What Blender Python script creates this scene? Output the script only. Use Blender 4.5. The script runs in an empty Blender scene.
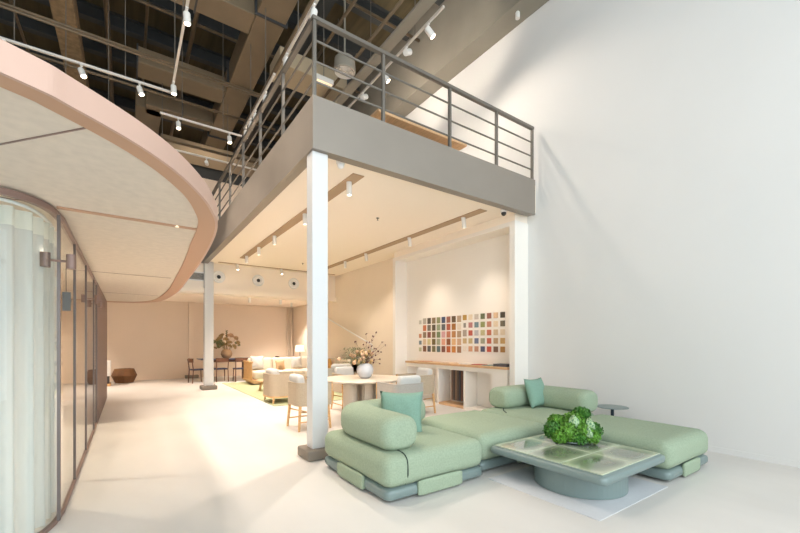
import bpy, bmesh, math, random
from mathutils import Vector, Matrix
random.seed(7)
PI = math.pi
S = bpy.context.scene
COL = S.collection

# ------------------------------------------------------------ camera, world, exposure
cam_d = bpy.data.cameras.new('camera')
cam = bpy.data.objects.new('camera', cam_d); COL.objects.link(cam)
cam_d.sensor_width = 36.0
cam_d.lens = 389.0 / 800.0 * 36.0
cam_d.shift_y = 75.5 / 800.0
cam_d.clip_start = 0.05; cam_d.clip_end = 200
cam.location = (0, 0, 1.4)
cam.rotation_euler = (PI/2, 0, -math.atan2(0.5742, 0.8187))
S.camera = cam

w = bpy.data.worlds.new('daylight'); S.world = w; w.use_nodes = True
bg = w.node_tree.nodes['Background']
bg.inputs[0].default_value = (0.89, 0.945, 1.0, 1); bg.inputs[1].default_value = 2.5

S.view_settings.view_transform = 'Standard'
S.view_settings.look = 'None'
S.view_settings.exposure = 0.72
S.view_settings.gamma = 1.0
S.view_settings.use_curve_mapping = False
try:
    S.cycles.use_denoising = True
    S.cycles.max_bounces = 10
    S.cycles.diffuse_bounces = 6
    S.cycles.glossy_bounces = 3
    S.cycles.transparent_max_bounces = 16
    S.cycles.caustics_reflective = False
    S.cycles.caustics_refractive = False
    S.cycles.sample_clamp_indirect = 6.0
except Exception:
    pass
# daylight comes through the open glazed front behind the camera: a portal guides sampling only
pl = bpy.data.lights.new('front_opening', 'AREA'); pl.shape = 'RECTANGLE'; pl.size = 11.0; pl.size_y = 9.0
pl.cycles.is_portal = True
po = bpy.data.objects.new('front_opening', pl); COL.objects.link(po)
po.location = (0.6, -3.0, 4.6); po.rotation_euler = (PI/2, 0, 0)   # emits towards +Y
DOWN_E = 110.0      # recessed slot spotlights
HALL_E = 90.0      # hall track spotlights
POD_FILL_E = 120.0
WARM = (1.0, 0.86, 0.73)

# ------------------------------------------------------------ helpers
def lin(c):
    return tuple(((x/255.0)/12.92 if x/255.0 <= 0.04045 else (((x/255.0)+0.055)/1.055)**2.4) for x in c)

MATS = {}
def mat(name, rgb, rough=0.6, metal=0.0, var=0.0, scale=8.0, bump=0.0, bscale=60.0, emit=None, es=0.0, stretch=None, spec=0.5):
    if name in MATS: return MATS[name]
    m = bpy.data.materials.new(name); m.use_nodes = True; MATS[name] = m
    nt = m.node_tree; b = nt.nodes['Principled BSDF']
    c = lin(rgb)
    b.inputs['Base Color'].default_value = (*c, 1)
    b.inputs['Roughness'].default_value = rough
    b.inputs['Metallic'].default_value = metal
    b.inputs['Specular IOR Level'].default_value = spec
    tc = nt.nodes.new('ShaderNodeTexCoord'); mp = nt.nodes.new('ShaderNodeMapping')
    nt.links.new(tc.outputs['Object'], mp.inputs[0])
    if stretch: mp.inputs['Scale'].default_value = stretch
    if var > 0:
        n = nt.nodes.new('ShaderNodeTexNoise'); n.inputs['Scale'].default_value = scale; n.inputs['Detail'].default_value = 5
        nt.links.new(mp.outputs[0], n.inputs['Vector'])
        r = nt.nodes.new('ShaderNodeValToRGB')
        r.color_ramp.elements[0].position = 0.3; r.color_ramp.elements[1].position = 0.7
        r.color_ramp.elements[0].color = (*[max(0, x*(1-var)) for x in c], 1)
        r.color_ramp.elements[1].color = (*[min(1, x*(1+var)) for x in c], 1)
        nt.links.new(n.outputs[0], r.inputs[0]); nt.links.new(r.outputs[0], b.inputs['Base Color'])
    if bump > 0:
        n2 = nt.nodes.new('ShaderNodeTexNoise'); n2.inputs['Scale'].default_value = bscale; n2.inputs['Detail'].default_value = 3
        nt.links.new(mp.outputs[0], n2.inputs['Vector'])
        bp = nt.nodes.new('ShaderNodeBump'); bp.inputs['Strength'].default_value = bump; bp.inputs['Distance'].default_value = 0.01
        nt.links.new(n2.outputs[0], bp.inputs['Height']); nt.links.new(bp.outputs[0], b.inputs['Normal'])
    if emit:
        b.inputs['Emission Color'].default_value = (*emit, 1); b.inputs['Emission Strength'].default_value = es
    return m

def glass_mat(name, tint=(0.97, 0.99, 0.985), ior=1.45):
    m = bpy.data.materials.new(name); m.use_nodes = True; nt = m.node_tree
    nt.nodes.clear()
    out = nt.nodes.new('ShaderNodeOutputMaterial'); mix = nt.nodes.new('ShaderNodeMixShader')
    tr = nt.nodes.new('ShaderNodeBsdfTransparent'); tr.inputs[0].default_value = (*tint, 1)
    gl = nt.nodes.new('ShaderNodeBsdfGlossy'); gl.inputs['Roughness'].default_value = 0.01
    fr = nt.nodes.new('ShaderNodeFresnel'); fr.inputs[0].default_value = ior
    ge = nt.nodes.new('ShaderNodeNewGeometry'); sb = nt.nodes.new('ShaderNodeMath'); sb.operation = 'SUBTRACT'; sb.inputs[0].default_value = 1.0
    mu = nt.nodes.new('ShaderNodeMath'); mu.operation = 'MULTIPLY'; nt.links.new(ge.outputs['Backfacing'], sb.inputs[1])
    nt.links.new(sb.outputs[0], mu.inputs[0]); nt.links.new(fr.outputs[0], mu.inputs[1])
    nt.links.new(mu.outputs[0], mix.inputs[0]); nt.links.new(tr.outputs[0], mix.inputs[1]); nt.links.new(gl.outputs[0], mix.inputs[2])
    nt.links.new(mix.outputs[0], out.inputs[0])
    return m

def sheer_mat(name, rgb, transp):
    m = bpy.data.materials.new(name); m.use_nodes = True; nt = m.node_tree; nt.nodes.clear()
    out = nt.nodes.new('ShaderNodeOutputMaterial')
    a = nt.nodes.new('ShaderNodeMixShader'); b2 = nt.nodes.new('ShaderNodeMixShader')
    d = nt.nodes.new('ShaderNodeBsdfDiffuse'); t = nt.nodes.new('ShaderNodeBsdfTranslucent'); tr = nt.nodes.new('ShaderNodeBsdfTransparent')
    d.inputs[0].default_value = (*lin(rgb), 1); t.inputs[0].default_value = (*lin(rgb), 1)
    a.inputs[0].default_value = 0.45; nt.links.new(d.outputs[0], a.inputs[1]); nt.links.new(t.outputs[0], a.inputs[2])
    b2.inputs[0].default_value = transp
    nt.links.new(a.outputs[0], b2.inputs[1]); nt.links.new(tr.outputs[0], b2.inputs[2]); nt.links.new(b2.outputs[0], out.inputs[0])
    return m

def link(name, bm, m, parent=None, smooth=False, loc=None):
    me = bpy.data.meshes.new(name)
    bmesh.ops.recalc_face_normals(bm, faces=bm.faces)
    bm.to_mesh(me); bm.free()
    if smooth:
        for p in me.polygons: p.use_smooth = True
    me.materials.append(m)
    o = bpy.data.objects.new(name, me); COL.objects.link(o)
    if parent is not None: o.parent = parent
    if loc is not None: o.location = loc
    return o

def tag(o, label=None, cat=None, group=None, kind=None):
    if label: o['label'] = label
    if cat: o['category'] = cat
    if group: o['group'] = group
    if kind: o['kind'] = kind
    return o

def thing(name, label, cat, loc=(0,0,0), rz=0.0, group=None):
    o = bpy.data.objects.new(name, None); COL.objects.link(o)
    o.empty_display_size = 0.1
    o.location = loc; o.rotation_euler = (0, 0, rz)
    return tag(o, label, cat, group)

def copy_tree(o, parent=None):
    c = o.copy(); COL.objects.link(c); c.parent = parent
    for ch in list(o.children): copy_tree(ch, c)
    return c

def new(): return bmesh.new()

def box(bm, lo, hi, bev=0.0, seg=2):
    t = bmesh.new()
    bmesh.ops.create_cube(t, size=1.0)
    for v in t.verts:
        v.co = Vector([lo[i] + (v.co[i]+0.5)*(hi[i]-lo[i]) for i in range(3)])
    if bev > 0:
        bmesh.ops.bevel(t, geom=list(t.edges), offset=bev, segments=seg, profile=0.5, affect='EDGES')
    merge(bm, t); return bm

def merge(bm, t, M=None):
    if M is not None: bmesh.ops.transform(t, matrix=M, verts=t.verts)
    me = bpy.data.meshes.new('tmp'); t.to_mesh(me); t.free()
    bm.from_mesh(me); bpy.data.meshes.remove(me)

def bx(name, lo, hi, m, parent=None, bev=0.0, seg=2, smooth=False):
    return link(name, box(new(), lo, hi, bev, seg), m, parent, smooth)

def tube(bm, pts, r, n=10, r2=None, caps=True):
    pts = [Vector(p) for p in pts]; N = len(pts); rings = []
    for i, p in enumerate(pts):
        d = (pts[min(i+1, N-1)] - pts[max(i-1, 0)]).normalized()
        up = Vector((0,0,1)) if abs(d.z) < 0.95 else Vector((1,0,0))
        a = d.cross(up).normalized(); b = d.cross(a).normalized()
        rr = r if r2 is None else r + (r2-r)*i/(N-1)
        rings.append([bm.verts.new(p + a*math.cos(2*PI*k/n)*rr + b*math.sin(2*PI*k/n)*rr) for k in range(n)])
    for i in range(N-1):
        for k in range(n):
            bm.faces.new((rings[i][k], rings[i][(k+1)%n], rings[i+1][(k+1)%n], rings[i+1][k]))
    if caps:
        bm.faces.new(rings[0]); bm.faces.new(rings[-1])
    return bm

def bar(bm, p, q, w_, h_):
    """rectangular bar from p to q; w_ horizontal, h_ the other way"""
    p = Vector(p); q = Vector(q); d = (q-p).normalized()
    up = Vector((0,0,1)) if abs(d.z) < 0.95 else Vector((0,1,0))
    a = d.cross(up).normalized()*w_/2; b = a.cross(d).normalized()*h_/2
    v = [bm.verts.new(e + s*a + t*b) for e in (p, q) for s, t in ((-1,-1),(1,-1),(1,1),(-1,1))]
    for f in ((0,1,2,3),(4,7,6,5),(0,4,5,1),(1,5,6,2),(2,6,7,3),(3,7,4,0)): bm.faces.new([v[i] for i in f])
    return bm

def lathe(bm, prof, n=32, c=(0,0,0)):
    rings = []
    for r, z in prof:
        if r < 1e-5: rings.append([bm.verts.new((c[0], c[1], c[2]+z))])
        else: rings.append([bm.verts.new((c[0]+r*math.cos(2*PI*k/n), c[1]+r*math.sin(2*PI*k/n), c[2]+z)) for k in range(n)])
    for i in range(len(rings)-1):
        A, B = rings[i], rings[i+1]
        for k in range(n):
            if len(A) == 1 and len(B) == 1: continue
            if len(A) == 1: bm.faces.new((A[0], B[(k+1)%n], B[k]))
            elif len(B) == 1: bm.faces.new((A[k], A[(k+1)%n], B[0]))
            else: bm.faces.new((A[k], A[(k+1)%n], B[(k+1)%n], B[k]))
    return bm

def prism(bm, pts, z0, z1):
    lo = [bm.verts.new((x, y, z0)) for x, y in pts]; hi = [bm.verts.new((x, y, z1)) for x, y in pts]
    n = len(pts)
    bm.faces.new(lo[::-1]); bm.faces.new(hi)
    for i in range(n): bm.faces.new((lo[i], lo[(i+1)%n], hi[(i+1)%n], hi[i]))
    return bm

def spline(pts, k=8):
    P = [Vector(p) for p in pts]; out = []
    for i in range(len(P)-1):
        p0 = P[max(i-1,0)]; p1 = P[i]; p2 = P[i+1]; p3 = P[min(i+2,len(P)-1)]
        for j in range(k):
            t = j/k
            out.append(0.5*((2*p1)+(-p0+p2)*t+(2*p0-5*p1+4*p2-p3)*t*t+(-p0+3*p1-3*p2+p3)*t**3))
    out.append(P[-1]); return out

def soft(size, r, rz_=None, n=10, puff=0.0):
    """rounded soft block centred at origin: size (x,y,z), edge radius r, top puff"""
    t = bmesh.new(); bmesh.ops.create_cube(t, size=2.0)
    bmesh.ops.subdivide_edges(t, edges=t.edges, cuts=n, use_grid_fill=True)
    h = Vector(size)/2; rz_ = rz_ or r
    for v in t.verts:
        c = v.co.copy()
        # denser sampling towards the edges
        c = Vector([math.copysign(abs(x)**0.6, x) for x in c])
        p = Vector((c.x*h.x, c.y*h.y, c.z*h.z))
        q = Vector((max(-h.x+r, min(h.x-r, p.x)), max(-h.y+r, min(h.y-r, p.y)), max(-h.z+rz_, min(h.z-rz_, p.z))))
        d = p-q; e = Vector((d.x/r, d.y/r, d.z/rz_))
        if e.length > 1e-6:
            m_ = max(abs(e.x), abs(e.y), abs(e.z)); e = e.normalized()*m_
            p = q + Vector((e.x*r, e.y*r, e.z*rz_))
        if puff:
            p.z += math.copysign(puff*(1-(p.x/h.x)**2)*(1-(p.y/h.y)**2), p.z) if p.z > 0 else 0
        v.co = p
    return t

def pillow(w_, h_, th, n=14):
    """square cushion with pointed corners in the XZ plane, thickness along Y"""
    bm = bmesh.new(); F, B = {}, {}
    for i in range(n+1):
        for j in range(n+1):
            u = i/n*2-1; v = j/n*2-1
            x = u*w_/2*(1-0.10*(1-v*v)*abs(u)**1.0); z = v*h_/2*(1-0.10*(1-u*u)*abs(v))
            t = th/2*((1-u**2)*(1-v**2))**0.42
            wr = 0.004*math.sin(9*u+5*v)*(1-u*u)*(1-v*v)
            F[i,j] = bm.verts.new((x, -t+wr, z))
            B[i,j] = F[i,j] if i in (0,n) or j in (0,n) else bm.verts.new((x, t, z))
    for i in range(n):
        for j in range(n):
            bm.faces.new((F[i,j], F[i+1,j], F[i+1,j+1], F[i,j+1]))
            f = (B[i,j], B[i,j+1], B[i+1,j+1], B[i+1,j])
            try: bm.faces.new(f)
            except ValueError: pass
    return bm

def sweep_soft(path, w_, h_, z0, endr):
    """D-shaped bolster swept along a 2D path, rounded ends"""
    P = [Vector((x, y)) for x, y in path]
    L = [0]
    for i in range(1, len(P)): L.append(L[-1] + (P[i]-P[i-1]).length)
    T = L[-1]; bm = bmesh.new(); n = 28; rings = []
    samp = [endr*(1-math.cos(a*PI/2/6)) for a in range(7)]
    samp += [endr + (T-2*endr)*k/24 for k in range(1, 24)]
    samp += [T-s for s in samp[:7][::-1]]
    def at(s):
        for i in range(1, len(P)):
            if s <= L[i]+1e-9:
                t = (s-L[i-1])/(L[i]-L[i-1]); return P[i-1].lerp(P[i], t)
        return P[-1]
    for s in samp:
        p = at(s); q0 = at(max(0, s-0.04)); q1 = at(min(T, s+0.04)); d = (q1-q0).normalized(); nrm = Vector((d.y, -d.x))
        e = min(s, T-s); k = 1.0 if e >= endr else math.sqrt(max(0.0, 1-(1-e/endr)**2))
        k = 0.6+0.4*k if e > 1e-6 else 0.6
        ring = []
        for a in range(n):
            th = 2*PI*a/n
            cx, cz = math.cos(th), math.sin(th)
            ex = 0.72
            x = math.copysign(abs(cx)**ex, cx)*w_/2*k; z = math.copysign(abs(cz)**ex, cz)*h_/2*k
            ring.append(bm.verts.new((p.x+nrm.x*x, p.y+nrm.y*x, z0+h_/2+z)))
        rings.append(ring)
    for i in range(len(rings)-1):
        for a in range(n):
            bm.faces.new((rings[i][a], rings[i][(a+1)%n], rings[i+1][(a+1)%n], rings[i+1][a]))
    bm.faces.new(rings[0]); bm.faces.new(rings[-1])
    return bm

# ------------------------------------------------------------ materials
M_floor = mat('microcement', (214, 210, 205), 0.42, var=0.05, scale=1.3, bump=0.04, bscale=5, stretch=(1, .5, 1))
M_wall = mat('white_plaster', (222, 221, 219), 0.85, var=0.01, scale=1.2, bump=0.02, bscale=90)
M_white = mat('white_paint', (232, 231, 229), 0.6)
M_warmwall = mat('warm_white_plaster', (234, 220, 202), 0.85, var=0.012, scale=1.5)
M_backwall = mat('beige_plaster', (228, 211, 193), 0.85, var=0.02, scale=1.0)
M_niche = mat('niche_paint', (236, 230, 222), 0.8)
M_ceil = mat('soffit_paint', (244, 232, 217), 0.85)
M_column = mat('column_paint', (208, 208, 208), 0.55)
M_grey = mat('grey_steel_paint', (140, 131, 121), 0.42, metal=0.15, var=0.03, scale=2)
M_rail = mat('railing_paint', (112, 106, 98), 0.45, metal=0.2)
M_plinth = mat('stone_plinth', (128, 118, 106), 0.6, var=0.05, scale=6)
M_pink = mat('pink_lacquer', (196, 163, 147), 0.5)
M_pinkdark = mat('terracotta_trim', (190, 150, 122), 0.55)
M_felt = mat('beige_felt_panel', (220, 208, 194), 0.95, var=0.05, scale=14, bump=0.12, bscale=120)
M_frame = mat('bronze_frame', (142, 118, 110), 0.4, metal=0.3)
M_fin = mat('mauve_panel', (128, 108, 102), 0.6, var=0.03, scale=3)
M_edge = mat('mauve_grey_edge', (106, 97, 94), .4, metal=.3)
M_black = mat('black_rubber', (28, 27, 27), 0.6)
M_roof = mat('dark_roof_deck', (84, 74, 52), 0.9, var=0.25, scale=2.0, stretch=(4, .4, 1))
M_purlin = mat('dark_steel_beam', (60, 62, 62), 0.6, var=0.1, scale=3)
M_duct = mat('galvanised_duct', (128, 112, 90), 0.5, metal=0.25, var=0.07, scale=2.2)
M_ductside = mat('duct_flange', (66, 68, 70), 0.5, metal=0.3)
M_pipe = mat('brown_pipe', (108, 92, 72), 0.5, metal=0.3, var=0.1, scale=12)
M_fireproof = mat('fireproofed_steel', (134, 112, 84), 0.95, var=0.22, scale=9, bump=0.6, bscale=18)
M_uppergrey = mat('upper_grey_wall', (140, 134, 122), 0.85, var=0.06, scale=1.5)
M_track = mat('track_white', (206, 200, 192), 0.45)
M_lamp = mat('spot_housing', (228, 225, 220), 0.4)
M_lens = mat('spot_lens', (255, 240, 215), 0.4, emit=(1.0, 0.80, 0.55), es=26)
M_lensdim = mat('spot_lens_small', (255, 240, 215), 0.4, emit=(1.0, 0.84, 0.66), es=7)
M_green = mat('sage_boucle', (150, 165, 142), 0.95, var=0.09, scale=70, bump=0.25, bscale=220)
M_teal = mat('aqua_weave', (126, 158, 142), 0.95, var=0.08, scale=80, bump=0.22, bscale=220)
M_sofabase = mat('grey_green_lacquer', (120, 136, 134), 0.35, metal=0.1)
M_cord = mat('dark_cord', (52, 66, 58), 0.8)
M_linen = mat('beige_linen', (180, 164, 142), 0.95, var=0.07, scale=60, bump=0.2, bscale=160)
M_greylinen = mat('grey_linen', (170, 163, 155), 0.95, var=0.05, scale=60, bump=0.2, bscale=160)
M_cream = mat('cream_fabric', (216, 204, 186), 0.95, var=0.03, scale=40, bump=0.15, bscale=120)
M_offwhite = mat('off_white_fabric', (196, 194, 190), 0.95, var=0.03, scale=40, bump=0.15, bscale=120)
M_oak = mat('pale_oak', (204, 162, 112), 0.5, var=0.14, scale=5, stretch=(1, 1, 7))
M_oakflat = mat('oak_worktop', (212, 172, 130), 0.5, var=0.14, scale=5, stretch=(8, 1, 8))
M_tabletop = mat('cream_stone', (208, 196, 180), 0.35, var=0.03, scale=5)
M_walnut = mat('walnut', (98, 62, 42), 0.5, var=0.15, scale=4, stretch=(1, 1, 6))
M_blue = mat('blue_tabletop', (50, 66, 100), 0.4)
M_rug = mat('green_rug', (178, 184, 146), 1.0, var=0.08, scale=30, bump=0.4, bscale=150)
M_mat = mat('pale_blue_mat', (204, 206, 210), 0.85, var=0.02, scale=20)
M_vase = mat('white_glaze', (196, 197, 200), 0.22, var=0.03, scale=6)
M_clay = mat('tan_clay', (176, 142, 108), 0.7, var=0.15, scale=9)
M_wicker = mat('brown_wicker', (116, 80, 50), 0.8, var=0.35, scale=40, stretch=(1, 1, 3), bump=0.6, bscale=60)
M_orange = mat('ochre_fabric', (214, 160, 92), 0.9, var=0.06, scale=30)
M_leafA = mat('kale_green', (92, 142, 44), 0.55, var=0.45, scale=30)
M_leafB = mat('kale_dark_green', (62, 116, 36), 0.55, var=0.4, scale=30)
M_plumleaf = mat('plum_leaf', (92, 48, 50), 0.7, var=0.2, scale=30)
M_dry = mat('dried_flower', (170, 142, 98), 0.9, var=0.3, scale=30)
M_drygreen = mat('dusty_green_leaf', (126, 128, 92), 0.9, var=0.3, scale=30)
M_dryb = mat('blush_bloom', (198, 160, 128), 0.9, var=0.2, scale=30)
M_dark = mat('dark_grey', (50, 49, 50), 0.6)
M_glass = glass_mat('pod_glass')
M_sheer = sheer_mat('sheer_curtain', (222, 227, 228), 0.10)
M_header = sheer_mat('curtain_header_tape', (238, 242, 238), 0.0)
M_shade = mat('linen_shade', (242, 228, 204), 0.9, emit=(1, .82, .6), es=0.5)

def glaze():
    m = bpy.data.materials.new('glazed_tile'); m.use_nodes = True; nt = m.node_tree; b = nt.nodes['Principled BSDF']
    tc = nt.nodes.new('ShaderNodeTexCoord'); sp = nt.nodes.new('ShaderNodeSeparateXYZ'); nt.links.new(tc.outputs['Generated'], sp.inputs[0])
    def edge(o):
        s = nt.nodes.new('ShaderNodeMath'); s.operation = 'SUBTRACT'; s.inputs[1].default_value = 0.5; nt.links.new(o, s.inputs[0])
        a = nt.nodes.new('ShaderNodeMath'); a.operation = 'ABSOLUTE'; nt.links.new(s.outputs[0], a.inputs[0])
        p = nt.nodes.new('ShaderNodeMath'); p.operation = 'POWER'; p.inputs[1].default_value = 4.0; 
        d = nt.nodes.new('ShaderNodeMath'); d.operation = 'MULTIPLY'; d.inputs[1].default_value = 2.0
        nt.links.new(a.outputs[0], d.inputs[0]); nt.links.new(d.outputs[0], p.inputs[0]); return p
    ex, ey = edge(sp.outputs[0]), edge(sp.outputs[1])
    s = nt.nodes.new('ShaderNodeMath'); s.operation = 'ADD'; nt.links.new(ex.outputs[0], s.inputs[0]); nt.links.new(ey.outputs[0], s.inputs[1])
    n = nt.nodes.new('ShaderNodeTexNoise'); n.inputs['Scale'].default_value = 4; nt.links.new(tc.outputs['Object'], n.inputs['Vector'])
    k = nt.nodes.new('ShaderNodeMath'); k.operation = 'MULTIPLY_ADD'; k.inputs[1].default_value = 0.5; k.inputs[2].default_value = -0.25
    nt.links.new(n.outputs[0], k.inputs[0])
    s2 = nt.nodes.new('ShaderNodeMath'); s2.operation = 'ADD'; nt.links.new(s.outputs[0], s2.inputs[0]); nt.links.new(k.outputs[0], s2.inputs[1])
    r = nt.nodes.new('ShaderNodeValToRGB'); nt.links.new(s2.outputs[0], r.inputs[0])
    r.color_ramp.elements[0].position = 0.0; r.color_ramp.elements[0].color = (*lin((112, 122, 104)), 1)
    r.color_ramp.elements[1].position = 0.9; r.color_ramp.elements[1].color = (*lin((184, 192, 168)), 1)
    nt.links.new(r.outputs[0], b.inputs['Base Color']); b.inputs['Roughness'].default_value = 0.08
    b.inputs['Coat Weight'].default_value = 0.6; b.inputs['Coat Roughness'].default_value = 0.04
    return m
M_tile = glaze()

# ------------------------------------------------------------ the setting
def struct(name, lo, hi, m, bev=0.0):
    o = bx(name, lo, hi, m, bev=bev); o['kind'] = 'structure'; return o

XR = 6.12; YB = 17.1; XL = -5.0; ZR = 9.2; Y0 = -3.0
struct('floor', (XL-.2, Y0-.2, -0.2), (XR+.3, YB+.2, 0), M_floor)
struct('wall_right', (XR, Y0, 0), (XR+.25, YB+.2, ZR), M_wall)
struct('wall_left', (XL-.25, Y0, 0), (XL, YB+.2, ZR), M_wall)
struct('wall_back', (XL, YB, 0), (XR, YB+.25, 7.9), M_backwall)
struct('wall_back_upper', (XL, YB-.05, 7.9), (XR, YB+.25, ZR), M_purlin)
struct('ceiling', (XL-.2, Y0-.2, ZR), (XR+.3, YB+.2, ZR+.2), M_roof)
struct('upper_wall_beam', (5.7, Y0, 7.45), (XR-.002, YB-.06, ZR-.002), M_uppergrey)
struct('baseboard_right', (XR-.012, Y0+.01, 0.0), (XR-.001, 4.5, 0.07), M_wall)
struct('baseboard_back', (XL+.02, YB-.02, 0.0), (XR-.4, YB-.001, 0.09), M_backwall)
# glazed front behind the camera: frame members
def front():
    bm = new()
    for x in (-5.0, -2.2, .6, 3.4, 6.1): box(bm, (x-.04, Y0-.06, 0), (x+.04, Y0+.04, ZR))
    for z in (0.04, 3.2, 6.2, 9.16): box(bm, (XL, Y0-.05, z-.04), (XR, Y0+.03, z+.04))
    o = link('window_1', bm, M_grey); o['kind'] = 'structure'
    g = bx('glass', (XL+.02, Y0-.015, .05), (XR-.02, Y0-.005, ZR-.05), M_glass, o)
front()

# mezzanine
ZS = 3.76
FY = 4.34
struct('mezzanine_floor', (1.84, FY+.06, ZS), (XR-.002, 12.55, 4.26), M_ceil)
struct('mezzanine_floor_rear', (XL+.01, 12.55, ZS), (XR-.002, YB-.002, 4.26), M_ceil)
struct('ceiling_rear', (XL+.01, 12.95, 2.95), (XR-.002, YB-.002, 3.05), M_ceil)
struct('bulkhead', (XL+.01, 12.75, 2.95), (XR-.002, 12.949, ZS-.001), M_ceil)
struct('trim_1', (XL+.02, 12.62, 2.84), (XR-.01, 12.749, 2.98), M_ceil)
struct('trim_2', (XL+.02, 13.3, 2.86), (XR-.01, 13.42, 2.949), M_ceil)
def fascia():
    bm = new()
    box(bm, (1.79, FY, 3.69), (6.02, FY+.05, 4.32))
    box(bm, (1.79, FY+.05, 3.69), (1.84, 12.55, 4.32))
    box(bm, (XL+.03, 12.50, 3.69), (1.79, 12.549, 4.32))
    # bottom and top flanges
    box(bm, (1.841, FY+.051, 3.69), (6.0, FY+.14, 3.705))
    box(bm, (1.841, FY+.14, 3.69), (1.93, 12.5, 3.705))
    o = link('trim_3', bm, M_grey); o['kind'] = 'structure'
fascia()

# shallow dark slots in the soffit that hold the spot tracks
def slot(name, lo, hi):
    bm = new(); x0, y0 = lo; x1, y1 = hi; z = ZS
    t = .012
    box(bm, (x0, y0, z-.004), (x0+t, y1, z-.0005)); box(bm, (x1-t, y0, z-.004), (x1, y1, z-.0005))
    box(bm, (x0, y0, z-.004), (x1, y0+t, z-.0005)); box(bm, (x0, y1-t, z-.004), (x1, y1, z-.0005))
    o = link(name, bm, M_ceil); o['kind'] = 'structure'; return o
M_slot = mat('slot_lining', (176, 150, 122), 0.8)
struct('trim_4', (5.11, 4.82, ZS-.012), (5.29, 11.6, ZS-.0005), M_slot)
struct('trim_5', (2.58, 4.82, ZS-.012), (2.76, 11.5, ZS-.0005), M_slot)
struct('trim_6', (2.2, 12.42, ZS-.012), (5.95, 12.5, ZS-.0005), M_slot)

# portal frame of the sample niche
def niche():
    bm = new()
    box(bm, (5.73, 4.56, 0), (XR-.003, 4.68, 3.60))
    box(bm, (5.73, 8.38, 0), (XR-.003, 8.50, 3.60))
    box(bm, (5.73, 4.68, 3.52), (XR-.003, 8.38, 3.60))
    o = link('niche_frame', bm, M_niche); o['kind'] = 'structure'
    bm = new(); box(bm, (5.76, 4.58, 3.601), (XR-.003, 8.48, ZS-.001))
    o = link('trim_7', bm, M_ceil); o['kind'] = 'structure'
niche()
# inner lining of niche wall and the warm wall under the mezzanine (their own paint)
struct('wall_niche', (XR-.015, 4.68, 0), (XR-.003, 8.38, 3.52), M_niche)
struct('wall_lounge', (XR-.015, 8.50, 0), (XR-.003, YB-.003, ZS-.001), M_warmwall)

# columns
def column(x0, y0, s, ztop, label, sx=0.0):
    t = thing('column', label, 'column', (x0+s/2, y0+s/2, 0))
    h = s/2
    bx('shaft', (-h, -h, .12), (h+sx, h, ztop), M_column, t, bev=.006)
    bx('plinth', (-h-.09, -h-.09, 0), (h+.09+sx, h+.09, .12), M_plinth, t, bev=.02)
column(1.81, 4.40, .18, 3.689, 'white square column at the front corner of the mezzanine on a grey plinth', .02)
column(1.85, 12.56, .24, 3.755, 'white square column farther back beside the dark dining table')
def pilaster(x, w_, label):
    t = thing('wall_pilaster', label, 'pilaster', (x, YB-.08, 0))
    bx('shaft', (-w_/2, -.06, .12), (w_/2, .079, 2.949), M_backwall, t)
    bx('plinth', (-w_/2-.12, -.16, 0), (w_/2+.12, .079, .12), M_plinth, t, bev=.015)
pilaster(2.05, .22, 'slim beige pilaster on the rear wall with stone plinth')
tag(link('wall_pipe', tube(tube(new(), [(6.02, YB-.08, .0), (6.02, YB-.08, 2.94)], .05, 10), [(5.85, YB-.08, .0), (5.85, YB-.08, 2.94)], .04, 10), M_backwall, smooth=True),
    'pair of beige pipes in the far right corner of the lounge', 'pipe')

# ------------------------------------------------------------ curved pod on the left
ZC = 2.42
outer = spline([(-2.9,1.25,0), (-1.3,1.62,0), (-.39,2.07,0), (-.19,2.2,0), (.10,2.48,0), (.33,2.82,0), (.54,3.30,0), (.68,3.93,0), (.77,5.37,0), (.82,7.2,0), (.85,8.8,0),
                (.80,10.3,0), (.70,11.3,0), (.50,11.9,0), (.22,12.25,0), (-.15,12.40,0), (-.6,12.44,0), (-2.9,12.44,0)], 8)
outer = [(p.x, p.y) for p in outer]
def inset(path, f):
    out = []
    for i, p in enumerate(path):
        a = Vector(path[max(i-1,0)]); b = Vector(path[min(i+1,len(path)-1)]); d = (b-a).normalized()
        n = Vector((-d.y, d.x)); k = f(p)
        out.append((p[0]+n.x*k, p[1]+n.y*k))
    return out
tw = lambda p:   .12 + .07*min(1, max(0, (p[1]-3.0)/1.5))
trim_in = inset(outer, tw)
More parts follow.
